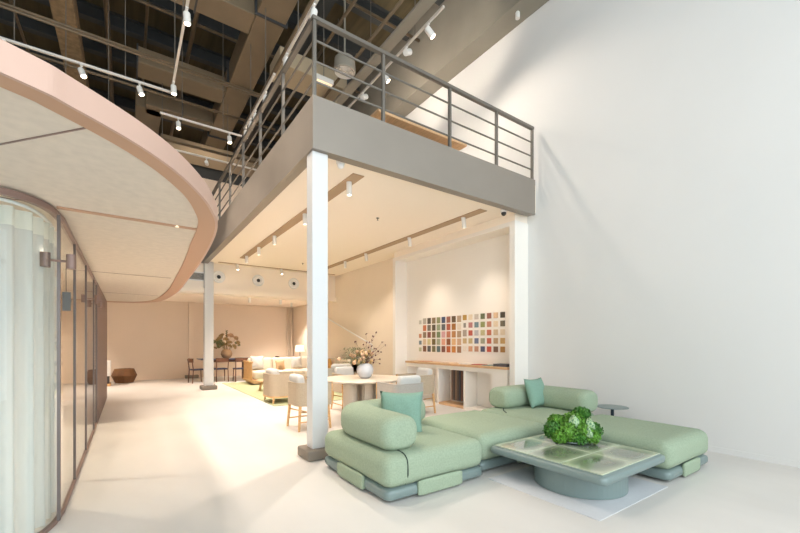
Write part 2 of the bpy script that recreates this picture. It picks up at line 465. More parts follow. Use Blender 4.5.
def canopy():
    t = tag(link('canopy_roof', prism(new(), inset(outer, lambda p: .01), ZC+.012, ZC+.11), M_felt), 'beige curved canopy with pink rim over the glass pod', 'canopy')
    # pink fascia ring
    bm = new()
    for (A, B, z0, z1) in ((outer, inset(outer, lambda p: .02), ZC, ZC+.125),):
        va = [[bm.verts.new((x, y, z)) for x, y in A] for z in (z0, z1)]; vb = [[bm.verts.new((x, y, z)) for x, y in B] for z in (z0, z1)]
        for i in range(len(A)-1):
            bm.faces.new((va[0][i], va[0][i+1], va[1][i+1], va[1][i])); bm.faces.new((vb[0][i], vb[1][i], vb[1][i+1], vb[0][i+1]))
            bm.faces.new((va[1][i], va[1][i+1], vb[1][i+1], vb[1][i])); bm.faces.new((va[0][i], vb[0][i], vb[0][i+1], va[0][i+1]))
    f = link('fascia', bm, M_pink, t, smooth=False)
    # darker rim underneath
    bm = new()
    A = inset(outer, lambda p: .02); B = trim_in
    v = [[bm.verts.new((x, y, z)) for x, y in Q] for Q, z in ((A, ZC), (B, ZC), (B, ZC+.0115), (A, ZC+.0115))]
    for i in range(len(A)-1):
        for k in range(4): bm.faces.new((v[k][i], v[k][i+1], v[(k+1)%4][i+1], v[(k+1)%4][i]))
    link('rim', bm, M_pinkdark, t)
    # cross strip and fine joints between ceiling panels
    bm = new(); bar(bm, (-.44, 3.93, ZC+.006), (.56, 3.97, ZC+.006), .05, .010); link('joint_strip', bm, M_pinkdark, t)
    for a, b in (((-.62, 2.95), (-.13, 2.36)), ((-.42, 7.22), (.58, 7.26)), ((-.42, 10.1), (.56, 10.2)), ((-2.8, 3.9), (-.6, 3.9))):
        bm = new(); bar(bm, (*a, ZC+.010), (*b, ZC+.010), .008, .006); link('panel_joint', bm, M_frame, t)
    bm = new(); lathe(bm, [(0, 0), (.016, 0), (.016, .012), (0, .012)], 20, (.36, 3.95, ZC-.004)); link('downlight', bm, M_shade, t)
canopy()

# glass wall
gp = [(-2.9,3.46), (-2.0,3.50), (-1.3,3.52), (-.95,3.54), (-.74,3.59), (-.59,3.67), (-.50,3.80), (-.455,3.96)]
glass_curve = [(p.x, p.y) for p in spline([(x, y, 0) for x, y in gp], 6)]
mull_y = [3.96, 5.06, 6.36, 7.75, 8.40]
MX = -.43
def ribbon(bm, pts, z0, z1, th):
    off = inset(pts, lambda p: th)
    v = [[bm.verts.new((x, y, z)) for x, y in Q] for Q, z in ((pts, z0), (off, z0), (off, z1), (pts, z1))]
    for i in range(len(pts)-1):
        for k in range(4): bm.faces.new((v[k][i], v[k][i+1], v[(k+1)%4][i+1], v[(k+1)%4][i]))
    bm.faces.new([v[k][0] for k in range(4)]); bm.faces.new([v[k][-1] for k in range(4)])
    return bm
def pod_glass():
    t = tag(link('glass_wall', ribbon(new(), glass_curve + [(MX, 4.2), (MX, 8.38)], .03, ZC-.04, .012), M_glass, smooth=False),
            'curved glass partition with slim bronze frames around the pod', 'glass partition')
    full = glass_curve + [(MX, 4.2), (MX, 8.4)]
    wide = inset(full, lambda p: -.012)
    link('top_rail', ribbon(new(), wide, ZC-.045, ZC-.001, .04), M_frame, t)
    link('bottom_rail', ribbon(new(), wide, 0.0, .03, .03), M_frame, t)
    for y in mull_y:
        for k, (dy, m) in enumerate(((-.010, M_edge), (.010, M_frame))):
            bm = new(); box(bm, (MX-.010, y+dy-.010, .03), (MX+.010, y+dy+.010, ZC-.045)); link('mullion', bm, m, t)
    bm = new(); box(bm, (-1.98, 3.47, .03), (-1.95, 3.52, ZC-.045)); link('mullion', bm, M_frame, t)
pod_glass()
tag(bx('pod_end_panel', (MX-.14, 8.42, 0), (MX+.015, 12.30, ZC-.002), M_fin), 'tall mauve brown solid panel closing the end of the glass pod', 'panel')
struct('wall_pod', (-2.75, 3.7, 0), (-2.6, 12.3, ZC-.001), M_backwall)
struct('wall_pod_rear', (-2.6, 12.15, 0), (MX-.145, 12.29, ZC-.001), M_backwall)
# curtain
def curtain():
    t = thing('sheer_curtain', 'pale aqua pleated sheer curtain hanging inside the curved glass', 'curtain', (0,0,0))
    base = inset(glass_curve + [(MX, 4.2), (MX, 4.42)], lambda p: .085)
    P = [Vector((x, y, 0)) for x, y in base]
    L = [0]
    for i in range(1, len(P)): L.append(L[-1]+(P[i]-P[i-1]).length)
    T = L[-1]; N = 520
    def at(s):
        for i in range(1, len(P)):
            if s <= L[i]+1e-9: return P[i-1].lerp(P[i], (s-L[i-1])/(L[i]-L[i-1])), (P[i]-P[i-1]).normalized()
        return P[-1], (P[-1]-P[-2]).normalized()
    def sheet(z0, z1, off, rows, flare):
        bm = new(); g = []
        for j in range(rows+1):
            z = z0+(z1-z0)*j/rows; row = []
            for i in range(N+1):
                p, d = at(T*i/N); n = Vector((-d.y, d.x, 0)); s = T*i/N
                amp = .028+flare*(1-(z/2.3))
                k = amp*math.sin(2*PI*s/.135+.5*math.sin(s*3)) + .0025*math.sin(2*PI*s/.032) + off
                q = p+n*k; row.append(bm.verts.new((q.x, q.y, z)))
            g.append(row)
        for j in range(rows):
            for i in range(N): bm.faces.new((g[j][i], g[j][i+1], g[j+1][i+1], g[j+1][i]))
        return bm
    link('drape', sheet(.02, 2.2, 0, 6, .012), M_sheer, t, smooth=True)
    link('header', sheet(2.2, 2.33, 0, 1, .01), M_header, t, smooth=True)
    bm = new(); tube(bm, [Vector((x, y, 2.365)) for x, y in base], .012, 8); link('track', bm, M_white, t, smooth=True)
curtain()

for x, y, lab in ((-1.6, 5.6, 'added fill downlight inside the pod nearest the curtain'), (-1.6, 8.2, 'added fill downlight in the middle of the pod'), (-1.6, 10.8, 'added fill downlight at the far end of the pod')):  # fill lamps added to brighten the dark pod interior
    t = thing('downlight', lab, 'downlight', (x, y, ZC+.011))
    link('trim_ring', lathe(new(), [(.05, 0), (.065, 0), (.065, -.006), (.05, -.006), (.05, 0)], 24), M_white, t)
    link('lens', lathe(new(), [(0, -.002), (.05, -.002), (.05, -.004), (0, -.004)], 24), M_lensdim, t)
    l = bpy.data.lights.new('lamp', 'SPOT'); l.energy = POD_FILL_E; l.color = (1, .84, .66); l.spot_size = math.radians(150); l.spot_blend = .8; l.shadow_soft_size = .05
    lo = bpy.data.objects.new('lamp', l); COL.objects.link(lo); lo.parent = t; lo.location = (0, 0, -.02)

def pod_lamp(y, label, tagged=False):
    t = thing('wall_lamp', label, 'lamp', (MX, y, 2.02), group='bronze cylinder lamps on the glass')
    for s, xx in ((1, .075), (-1, -.075)):
        bm = new(); lathe(bm, [(0, -.055), (.031, -.055), (.031, .055), (.026, .055), (.026, .05), (0, .05)], 20, (xx, 0, 0)); c = link('shade', bm, M_frame, t, smooth=False)
        bm = new(); lathe(bm, [(0, 0), (.025, 0), (0, .001)], 16, (xx, 0, .0505)); link('diffuser', bm, M_lensdim, c)
    bm = new(); tube(bm, [(-.075, 0, .0), (.045, 0, .0)], .009, 8); link('bracket', bm, M_frame, t)
pod_lamp(3.93, 'bronze cylinder lamp on the glass, nearest the curtain')
pod_lamp(7.12, 'bronze cylinder lamp on the glass, second along the partition')
pod_lamp(8.02, 'bronze cylinder lamp on the glass, nearest the mauve panel')
t = thing('hanging_tag', 'small grey card hanging on a cord from the bronze lamp', 'tag', (MX+.045, 3.93, 1.64))
bx('card', (-.022, -.004, 0), (.028, .004, .145), M_dark if False else mat('grey_card', (84, 82, 78), .6), t)
link('cord', tube(new(), [(0, 0, .145), (0, 0, .365)], .0022, 6), M_dark, t)

# ------------------------------------------------------------ railing
def railing():
    t = thing('mezzanine_railing', 'grey metal railing with four bars round the mezzanine edge', 'railing', (1.82, FY+.03, 4.26))
    X0, Y_0, Z0 = 1.82, FY+.03, 4.26
    L = lambda x, y, z: (x-X0, y-Y_0, z-Z0)
    zt = 5.245; xe = 5.97; ye = 12.4
    bm = new(); bar(bm, L(X0-.025, Y_0, zt), L(xe+.02, Y_0, zt), .06, .045); bar(bm, L(X0, Y_0-.025, zt), L(X0, ye, zt), .06, .045)
    link('top_rail', bm, M_rail, t)
    for z in (4.50, 4.74, 4.99):
        bm = new(); tube(bm, [L(X0, Y_0, z), L(xe, Y_0, z)], .013, 8); tube(bm, [L(X0, Y_0, z), L(X0, ye, z)], .013, 8)
        link('horizontal_bar', bm, M_rail, t)
    posts = [(X0, Y_0), (2.79, Y_0), (3.98, Y_0), (5.02, Y_0), (xe, Y_0)] + [(X0, y) for y in (5.5, 6.66, 7.82, 8.98, 10.14, 11.3, 12.4)]
    for x, y in posts:
        bm = new(); box(bm, (x-X0-.02, y-Y_0-.02, -.4), (x-X0+.02, y-Y_0+.02, zt-Z0)); link('post', bm, M_rail, t)
railing()

# ------------------------------------------------------------ roof structure, ducts, pipes
k = 0
for y in [4.0+1.25*i for i in range(10)]:
    bm = new()
    box(bm, (XL, y-.09, ZR-.02), (5.69, y+.09, ZR-.001)); box(bm, (XL, y-.012, ZR-.30), (5.69, y+.012, ZR-.02)); box(bm, (XL, y-.09, ZR-.32), (5.69, y+.09, ZR-.30))
    o = link('roof_beam', bm, M_purlin); o['kind'] = 'structure'
for x in (-1.0, 3.4):
    bm = new(); box(bm, (x-.14, 0, ZR-.75), (x+.14, 16.9, ZR-.72)); box(bm, (x-.02, 0, ZR-.72), (x+.02, 16.9, ZR-.33)); 
    o = link('roof_girder', bm, M_purlin if x > 0 else M_fireproof); o['kind'] = 'structure'
o = tag(bx('sprayed_beam', (-1.16, 5.0, 7.55), (-.80, 12.5, 7.95), M_fireproof, bev=.03), 'rough brown sprayed steel beam crossing the upper left corner', 'beam')

def duct(name, label, boxes, flanges, m=M_duct):
    t = thing(name, label, 'duct', boxes[0][0])
    ox, oy, oz = boxes[0][0]
    bm = new()
    for lo, hi in boxes: box(bm, (lo[0]-ox, lo[1]-oy, lo[2]-oz), (hi[0]-ox, hi[1]-oy, hi[2]-oz), .01, 1)
    link('duct_body', bm, m, t)
    for lo, hi in flanges: bx('flange', (lo[0]-ox, lo[1]-oy, lo[2]-oz), (hi[0]-ox, hi[1]-oy, hi[2]-oz), M_ductside, t)
duct('ventilation_duct', 'wide main air duct running back along the roof beside the railing', [((1.97, 4.6, 7.5), (2.50, 14.5, 8.0))],
     [((1.93, y, 7.46), (2.54, y+.04, 8.04)) for y in (5.6, 7.40, 9.85, 12.6)])
duct('ventilation_duct', 'branch air duct at the top edge joining the main duct', [((-.6, 7.5, 7.5), (1.965, 8.05, 7.85))], [((1.0, 7.47, 7.47), (1.03, 8.08, 7.88))])
duct('ventilation_duct', 'short branch air duct above the corner of the bent track', [((.19, 10.2, 7.5), (1.965, 10.8, 7.85))], [((.17, 10.17, 7.47), (.20, 10.83, 7.88))])
duct('ventilation_duct', 'elbow shaped branch air duct nearest the pod canopy', [((.40, 11.9, 7.5), (1.965, 12.4, 7.9)), ((.18, 12.1, 7.5), (.75, 15.2, 7.9))], [((1.2, 11.87, 7.47), (1.23, 12.43, 7.93))])
duct('ventilation_duct', 'pale air duct crossing over the mezzanine behind the railing', [((2.55, 7.9, 7.1), (4.1, 8.6, 7.45))], [((4.07, 7.87, 7.07), (4.11, 8.63, 7.48))], mat('pale_duct', (176, 160, 134), .5, metal=.15))
duct('ventilation_duct', 'low cross duct at the far end of the main duct', [((.8, 13.2, 7.05), (4.1, 13.9, 7.45))], [])
duct('cable_tray', 'grey cable tray running above the mezzanine spotlight track', [((3.86, 4.2, 6.86), (4.06, 15, 6.92))], [], M_uppergrey)
t = thing('air_diffuser', 'round drum air diffuser hanging behind the railing corner', 'diffuser', (3.56, 7.0, 6.78))
link('drum', lathe(new(), [(.20, 0), (.22, .02), (.20, .26), (.02, .27), (.02, 1.7)], 28), M_uppergrey, t, smooth=False)
link('grille', lathe(new(), [(0, .03), (.05, .0), (.06, .03), (.10, .0), (.11, .03), (.15, 0), (.16, .03), (.199, .002)], 28), M_track, t)
t = thing('hanging_sensor', 'small pale box light hanging behind the railing corner', 'light', (3.0, 6.75, 6.22))
bx('case', (-.17, -.07, 0), (.17, .07, .09), M_track, t, bev=.01)
bx('diffuser', (-.15, -.05, -.006), (.15, .05, 0), mat('soft_lens', (255, 230, 190), .5, emit=(1, .82, .6), es=.4), t)
link('rod', tube(new(), [(0, 0, .09), (0, 0, 2.9)], .008, 6), M_rail, t)

def pipe(label, p, q, r):
    tag(link('ceiling_pipe', tube(new(), [p, q], r, 8), M_pipe, smooth=True), label, 'pipe')
pipe('brown conduit running above the long white spotlight track, lower one', (-4.9, 8.15, 6.40), (2.3, 8.15, 6.40), .022)
pipe('brown conduit running above the long white spotlight track, upper one', (-4.9, 8.2, 6.48), (2.3, 8.2, 6.48), .022)
pipe('thin conduit under the short branch duct', (-4.9, 10.3, 7.0), (3.2, 10.3, 7.0), .03)
pipe('conduit crossing over the rear spotlight track', (-4.9, 11.3, 6.45), (3.2, 11.3, 6.45), .035)
pipe('brown sprinkler pipe running away under the roof at upper left', (-.35, 4.0, 8.3), (-.35, 16.5, 8.3), .05)
pipe('brown sprinkler pipe running away beside the main duct', (1.2, 4.0, 8.3), (1.2, 16.5, 8.3), .045)
pipe('pipe running back over the spotlights of the railing', (2.32, 3.5, 6.6), (2.32, 11, 6.6), .045)
pipe('thin brown conduit under the roof deck left of the sprayed beam', (-1.9, 4.0, 8.2), (-1.9, 16.5, 8.2), .03)
pipe('narrow pipe under the roof between the sprinkler pipes', (.35, 4.0, 8.5), (.35, 16.5, 8.5), .03)
pipe('thin conduit crossing high above the long spotlight track', (-4.9, 9.6, 8.4), (5.6, 9.6, 8.4), .03)
pipe('pipe crossing above the top branch air duct', (-4.9, 7.2, 8.45), (5.6, 7.2, 8.45), .035)
pipe('pipe running back over the middle of the mezzanine', (3.55, 4.0, 7.9), (3.55, 15, 7.9), .035)
pipe('pipe running back beside the tray over the mezzanine', (3.70, 3.6, 7.02), (3.70, 14, 7.02), .03)
# ------------------------------------------------------------ tracks and spotlights
DUCTS = [(1.93, 4.6, 2.54, 14.5), (-.6, 7.47, 1.97, 8.08), (.17, 10.17, 1.97, 10.83), (.4, 11.87, 1.97, 12.43), (-99, 0, -98, 1)]
def track(label, pts, parent=None, wdt=.035, hh=.035):
    bm = new()
    for a, b in zip(pts[:-1], pts[1:]): bar(bm, a, b, wdt, hh)
    t = tag(link('light_track', bm, M_track), label, 'light track')
    for a, b in zip(pts[:-1], pts[1:]):
        a = Vector(a); b = Vector(b); n = max(2, int((b-a).length/1.6)+1)
        for i in range(n):
            p = a.lerp(b, (i+.5)/n)
            top = 7.498 if any(ax < p.x < bx_ and ay < p.y < by_ for ax, ay, bx_, by_ in DUCTS) else ZR-.005
            if p.z > 5: link('hanger_rod', tube(new(), [p+Vector((0, 0, .015)), (p.x, p.y, top)], .008, 6), M_rail, t)
    return t

def spot(loc, aim, label, energy, group, r=.035, ln=.14, cone=60, lens=M_lens, stem=.05, color=WARM, lamp=True, name='spotlight', blend=.6):
    t = thing(name, label, 'spotlight', loc, group=group)
    d = (Vector(aim)-Vector(loc)).normalized()
    bm = new(); box(bm, (-.018, -.03, -.02), (.018, .03, 0)); tube(bm, [(0, 0, -.01), (0, 0, -stem)], .009, 6); link('stem', bm, M_lamp, t)
    c = Vector((0, 0, -stem))
    q = d.to_track_quat('-Z', 'Y')
    bm = new(); lathe(bm, [(0, .03), (r*.9, .03), (r, .02), (r, -ln+.03), (r*.86, -ln+.03), (r*.8, -ln+.05)], 16)
    bmesh.ops.transform(bm, matrix=Matrix.Translation(c) @ q.to_matrix().to_4x4(), verts=bm.verts); hsg = link('housing', bm, M_lamp, t, smooth=False)
    bm = new(); lathe(bm, [(0, -ln+.044), (r*.8, -ln+.046), (0, -ln+.048)], 16)
    bmesh.ops.transform(bm, matrix=Matrix.Translation(c) @ q.to_matrix().to_4x4(), verts=bm.verts); link('lens', bm, lens, t)
    if lamp:
        l = bpy.data.lights.new('lamp', 'SPOT'); l.energy = energy; l.color = color; l.spot_size = math.radians(cone); l.spot_blend = blend; l.shadow_soft_size = .03
        lo = bpy.data.objects.new('lamp', l); COL.objects.link(lo); lo.parent = t
        lo.location = c + d*(ln-.02); lo.rotation_mode = 'QUATERNION'; lo.rotation_quaternion = q
    return t

ORD = ['nearest the front', 'second from the front', 'third from the front', 'fourth from the front', 'fifth from the front', 'sixth from the front']
for i, y in enumerate((5.33, 7.05, 9.0, 10.2)):
    aim = (5.8, y+.1, .2)
    spot((5.2, y, ZS-.004), aim if i < 3 else (5.2, y, 0), f'white cylinder spotlight in the right ceiling slot, {ORD[i]}', DOWN_E*.55, 'ceiling slot spotlights', r=.04, ln=.2, cone=90, lens=M_lensdim, stem=.03, blend=1.0)
for i, y in enumerate((5.11, 6.85, 8.65, 9.9, 11.1)):
    spot((2.67, y, ZS-.004), (2.72, y, 0), f'white cylinder spotlight in the left ceiling slot, {ORD[i]}', DOWN_E*1.25, 'ceiling slot spotlights', r=.04, ln=.2, cone=95, lens=M_lensdim, stem=.03)
for x, lab in ((2.73, 'white cylinder spotlight on the cross slot before the bulkhead, left one'), (4.07, 'white cylinder spotlight on the cross slot before the bulkhead, right one')):
    spot((x, 12.46, ZS-.004), (x, 10.9, 0), lab, DOWN_E*1.3, 'ceiling slot spotlights', r=.04, ln=.2, cone=52, lens=M_lensdim, stem=.03)
for x, lab in ((.64, 'white cylinder spotlight under the bulkhead, left of the far column'), (3.31, 'white cylinder spotlight under the bulkhead, above the far sofa'), (4.34, 'white cylinder spotlight under the bulkhead, nearest the front column')):
    spot((x, 13.36, 2.86), (x, 13.6, 0), lab, DOWN_E*1.5, 'spotlights under the bulkhead', r=.04, ln=.16, cone=100, lens=M_lensdim, stem=.03)
# rear room wash
for x, lab in ((-1.6, 'left'), (5.3, 'right')):
    spot((x, 15.0, 2.95), (x, 15.2, 0), f'white cylinder spotlight on the low rear ceiling, {lab} one', DOWN_E*1.8, 'rear ceiling spotlights', r=.04, ln=.16, cone=110, lens=M_lensdim, stem=.03)

track('long white spotlight track bending at a right angle above the canopy', [(-4.9, 8.29, 6.0), (.67, 8.29, 6.0), (.67, 3.4, 6.0)])
track('short white spotlight track between the main duct and the railing', [(.54, 9.15, 6.0), (2.10, 9.15, 6.0)])
track('rear white spotlight track meeting the railing', [(-.04, 10.72, 6.0), (2.83, 10.72, 6.0)])
track('short white track showing just above the pink rim', [(-1.2, 9.1, 5.6), (.02, 9.1, 5.6)])
track('white track above the side railing, rear piece', [(2.07, 6.70, 6.0), (2.07, 8.8, 6.0)])
track('white track above the side railing, front piece', [(2.09, 3.6, 6.0), (2.09, 6.30, 6.0)])
track('white spotlight track over the mezzanine along the grey beam', [(4.17, 4.72, 6.8), (4.17, 9.3, 6.8)])
H = 'hall track spotlights'
def dl(x): return {'cone': 80}
for x, y, aim, lab in ((-1.53, 8.29, (-.8, 6.5, 2.5), 'white spotlight on the long track, at the left edge of the canopy'),
                  (-.62, 8.29, (1.2, 6.0, 0), 'white spotlight on the long track, second from the left'),
                  (.18, 8.29, (1.9, 6.6, 0), 'white spotlight on the long track, nearest its bend'),
                  (.67, 7.9, (1.7, 5.0, 0), 'white spotlight on the bent arm of the long track, nearest the bend'),
                  (.67, 6.05, (2.2, 3.2, 0), 'white spotlight on the bent arm of the long track, top edge of the picture'),
                  (.67, 4.3, (2, 4, 0), 'added out-of-view spotlight on the bent arm of the long track, nearest its front end')):  # last one is added out of view to light the floor beside the canopy
    k_ = x > .5
    spot((x, y, 5.985), (1.05, y-.1, 0) if k_ else aim, lab, HALL_E*(1.7 if k_ else 1), H, r=.045, ln=.15, cone=100 if k_ else 70, stem=.1)
for x, lab in ((.86, 'left one'), (1.84, 'right one')):
    spot((x, 9.15, 5.985), (x+.1, 7.8, 0), f'white spotlight on the short track beside the main duct, {lab}', HALL_E*1.6, H, r=.045, ln=.15, cone=70, stem=.1)
for x, lab in ((.95, 'left one'), (1.62, 'right one')):
    spot((x, 10.72, 5.985), (x+1.6, 17, 6.3), f'white spotlight on the rear hall track, {lab}', HALL_E*3, H, r=.045, ln=.15, cone=70, stem=.1, lens=M_lensdim)
for i, y in enumerate((5.0, 6.1, 7.25, 7.95, 8.3, 8.7)):
    spot((2.08, y, 5.985), (1.25+i*.1, y+(.2 if i else 0.4), 0), f'white spotlight above the side railing, {ORD[i]}', HALL_E*.5, H, r=.045, ln=.15, cone=70, stem=.1, lens=M_lensdim)
for i, y in enumerate((5.12, 5.75, 6.5, 7.35, 8.6)):
    spot((4.17, y, 6.785), ((5.7, y+.5, 7.9) if i in (1, 3) else (5.9, y-.9, 4.4)), f'white spotlight on the mezzanine track, {ORD[i]}', HALL_E*.7, H, r=.055, ln=.17, cone=110, stem=.1)

# wall washers near the camera, out of the picture overhead
for i, (y, z) in enumerate(((3.6, 6.8), (2.2, 6.8))):
    pass
tag(link('wall_sensor', lathe(new(), [(0, 0), (.04, 0), (.04, .1), (.03, .12), (0, .12)], 16), M_lamp, loc=(5.86, 4.6, 7.33)), 'small white sensor under the high grey beam on the right wall', 'sensor')

# ------------------------------------------------------------ ceiling fittings
def dome(name, loc, label):
    t = thing(name, label, 'camera', loc)
    link('mount', lathe(new(), [(0, 0), (.06, 0), (.06, -.03), (.05, -.05), (0, -.05)], 24), M_white, t, smooth=False)
    s = new(); bmesh.ops.create_uvsphere(s, u_segments=20, v_segments=12, radius=.045); bmesh.ops.translate(s, verts=s.verts, vec=(0, 0, -.065)); link('lens', s, M_dark if 'niche' in label else M_white, t, smooth=True)
dome('dome_camera', (5.50, 4.62, ZS-.001), 'small round security camera with dark lens near the niche frame top')
dome('dome_camera', (2.27, 4.58, ZS-.001), 'small white dome camera on the soffit beside the front column')
for i, (x, y) in enumerate(((3.9, 6.3), (3.85, 9.0), (4.3, 11.2))):
    tag(link('sprinkler', lathe(new(), [(0, 0), (.03, 0), (.03, -.008), (.008, -.01), (.008, -.04), (.018, -.045), (0, -.05)], 14), M_rail, loc=(x, y, ZS-.001)),
        ['sprinkler head in the soffit nearest the front fascia', 'sprinkler head in the soffit over the dining table', 'sprinkler head in the soffit near the bulkhead'][i], 'sprinkler')
for x, lab in ((2.26, 'left round jet air nozzle on the bulkhead, beside the far column'), (3.42, 'middle round jet air nozzle on the bulkhead'), (4.58, 'right round jet air nozzle on the bulkhead')):
    t = thing('air_nozzle', lab, 'air vent', (x, 12.749, 3.36), group='round jet nozzles on the bulkhead')
    def ring(prof, m, name, s=True):
        bm = lathe(new(), prof, 32); bmesh.ops.transform(bm, matrix=Matrix.Rotation(PI/2, 4, 'X'), verts=bm.verts); return link(name, bm, m, t, smooth=s)
    ring([(.17, 0), (.185, .012), (.17, .025), (.12, .02), (.105, .0)], M_white, 'outer_ring')
    ring([(.105, .001), (.10, .03), (.06, .05), (.055, .01)], M_white, 'nozzle')
    ring([(.0, .012), (.058, .012), (.058, .02), (0, .02)], M_dark, 'opening', False)
t = thing('air_grille', 'slatted air grille on the bulkhead left of the far column', 'air vent', (1.28, 12.749, 3.33))
link('frame', box(box(box(box(new(), (-.62, -.02, -.13), (.62, 0, -.10)), (-.62, -.02, .10), (.62, 0, .13)), (-.62, -.02, -.1), (-.59, 0, .1)), (.59, -.02, -.1), (.62, 0, .1)), M_white, t)
bm = new(); box(bm, (-.59, -.004, -.1), (.59, -.001, .1)); link('backing', bm, M_dark, t)
bm = new()
for i in range(8): box(bm, (-.59, -.016, -.09+i*.025), (.59, -.006, -.082+i*.025))
link('louvres', bm, M_track, t)

# ------------------------------------------------------------ sofa modules
def sofa_module(label, x0, y0, x1, y1, straps=(), bolster=None, seam=None, cat='sofa'):
    W, D = x1-x0, y1-y0; cx, cy = (x0+x1)/2, (y0+y1)/2
    t = thing('sofa_module', label, cat, (cx, cy, 0))
    b = soft((W-.02, D-.02, .112), .05, .045, 12); bmesh.ops.translate(b, verts=b.verts, vec=(0, 0, .0725)); link('base', b, M_sofabase, t, smooth=True)
    c = soft((W, D, .29), .10, .10, 16, puff=.016); bmesh.ops.translate(c, verts=c.verts, vec=(0, 0, .262)); link('seat_cushion', c, M_green, t, smooth=True)
    for side, a, b_ in straps:
        z0, z1 = .015, .155
        if side == 'front': s = soft((b_-a, .035, z1-z0), .014, .03, 6); v = ((a+b_)/2, -D/2+.004, (z0+z1)/2)
        elif side == 'left': s = soft((.035, b_-a, z1-z0), .014, .03, 6); v = (-W/2+.004, (a+b_)/2, (z0+z1)/2)
        elif side == 'right': s = soft((.035, b_-a, z1-z0), .014, .03, 6); v = (W/2-.004, (a+b_)/2, (z0+z1)/2)
        bmesh.ops.translate(s, verts=s.verts, vec=v); link('fabric_strap', s, M_green, t, smooth=True)
    if bolster:
        path = [(p.x-cx, p.y-cy) for p in spline([(x, y, 0) for x, y in bolster], 6)]
        link('bolster', sweep_soft(path, .41, .325, .396, .12), M_green, t, smooth=True)
    if seam:
        link('seam_cord', tube(new(), [(x-cx, y-cy, z) for x, y, z in seam], .006, 6), M_cord, t)
    return t
sofa_module('sage green sofa corner module nearest the camera beside the front column', 1.80, 2.76, 3.01, 4.10,
    straps=(('front', -.27, .27), ('left', -.27, .27)),
    bolster=[(2.06, 2.88), (2.055, 3.5), (2.07, 3.70), (2.17, 3.86), (2.4, 3.90), (3.02, 3.90)],
    seam=[(2.02, 3.0, .421), (2.02, 2.93, .417), (2.02, 2.87, .410), (2.02, 2.83, .408), (2.02, 2.80, .395), (2.02, 2.779, .376), (2.02, 2.763, .345), (2.02, 2.757, .28), (2.02, 2.757, .23), (2.02, 2.775, .18), (2.02, 2.80, .14)])
sofa_module('flat sage green sofa module in the middle behind the low table', 3.05, 2.86, 4.24, 4.10, straps=(('front', .0, .4),))
sofa_module('rear right sage green sofa corner module with rounded backrest', 4.27, 2.90, 5.47, 4.10,
    bolster=[(4.52, 3.93), (4.9, 3.93), (5.18, 3.92), (5.30, 3.82), (5.32, 3.6), (5.32, 2.90)], seam=[(4.34, 3.60, .412), (4.42, 3.72, .422), (4.52, 3.80, .424)])
sofa_module('flat sage green chaise module at right of the low table', 4.34, 1.59, 5.43, 2.88, straps=(('front', -.22, .2),))

def cushion(label, loc, rz, tilt, size, m, th=.17):
    t = tag(link('throw_pillow', pillow(size, size, th), m, smooth=True), label, 'pillow')
    t.location = loc; t.rotation_euler = (tilt, 0, rz)
    return t
cushion('aqua green pillow leaning in the near sofa corner', (2.49, 3.53, .61), math.radians(-40), math.radians(-14), .49, M_teal)
cushion('aqua green pillow leaning on the rear right sofa backrest', (5.08, 3.64, .635), math.radians(2), math.radians(-18), .45, M_teal)

# ------------------------------------------------------------ low table, mat, side table
tag(bx('floor_mat', (3.02, 1.59, .001), (4.27, 2.74, .005), M_mat), 'thin pale blue grey mat under the low table', 'rug')
def coffee():
    x0, y0, x1, y1 = 3.12, 1.60, 4.29, 2.82; cx, cy = (x0+x1)/2, (y0+y1)/2; zt = .315
    t = thing('coffee_table', 'low square grey green coffee table with glazed tile top on the mat', 'table', (cx, cy, .010))
    s = soft((x1-x0, y1-y0, .09), .045, .042, 12); bmesh.ops.translate(s, verts=s.verts, vec=(0, 0, zt-.055)); link('tabletop', s, M_sofabase, t, smooth=True)
    nx, ny = 2, 3; bd = .04; wx = (x1-x0-2*bd)/nx; wy = (y1-y0-2*bd)/ny
    for i in range(nx):
        for j in range(ny):
            a = x0-cx+bd+i*wx; b = y0-cy+bd+j*wy
            bx('glazed_tile', (a+.004, b+.004, zt-.014), (a+wx-.004, b+wy-.004, zt-.004), M_tile, t, bev=.003)
    link('pedestal', lathe(new(), [(0, 0), (.42, 0), (.42, zt-.1), (0, zt-.1)], 56, (-.05, -.08, 0)), M_sofabase, t)
coffee()
def side_table():
    t = thing('side_table', 'small round side table on a thin post against the right wall', 'table', (5.72, 2.83, 0))
    link('table_top', lathe(new(), [(0, .458), (.205, .458), (.212, .464), (.205, .470), (0, .470)], 40), M_sofabase, t)
    link('post', tube(new(), [(0, 0, .012), (0, 0, .458)], .022, 12), mat('navy_steel', (44, 58, 72), .4, metal=.5), t)
    link('foot', lathe(new(), [(0, 0), (.14, 0), (.14, .012), (0, .012)], 32), M_sofabase, t)
side_table()

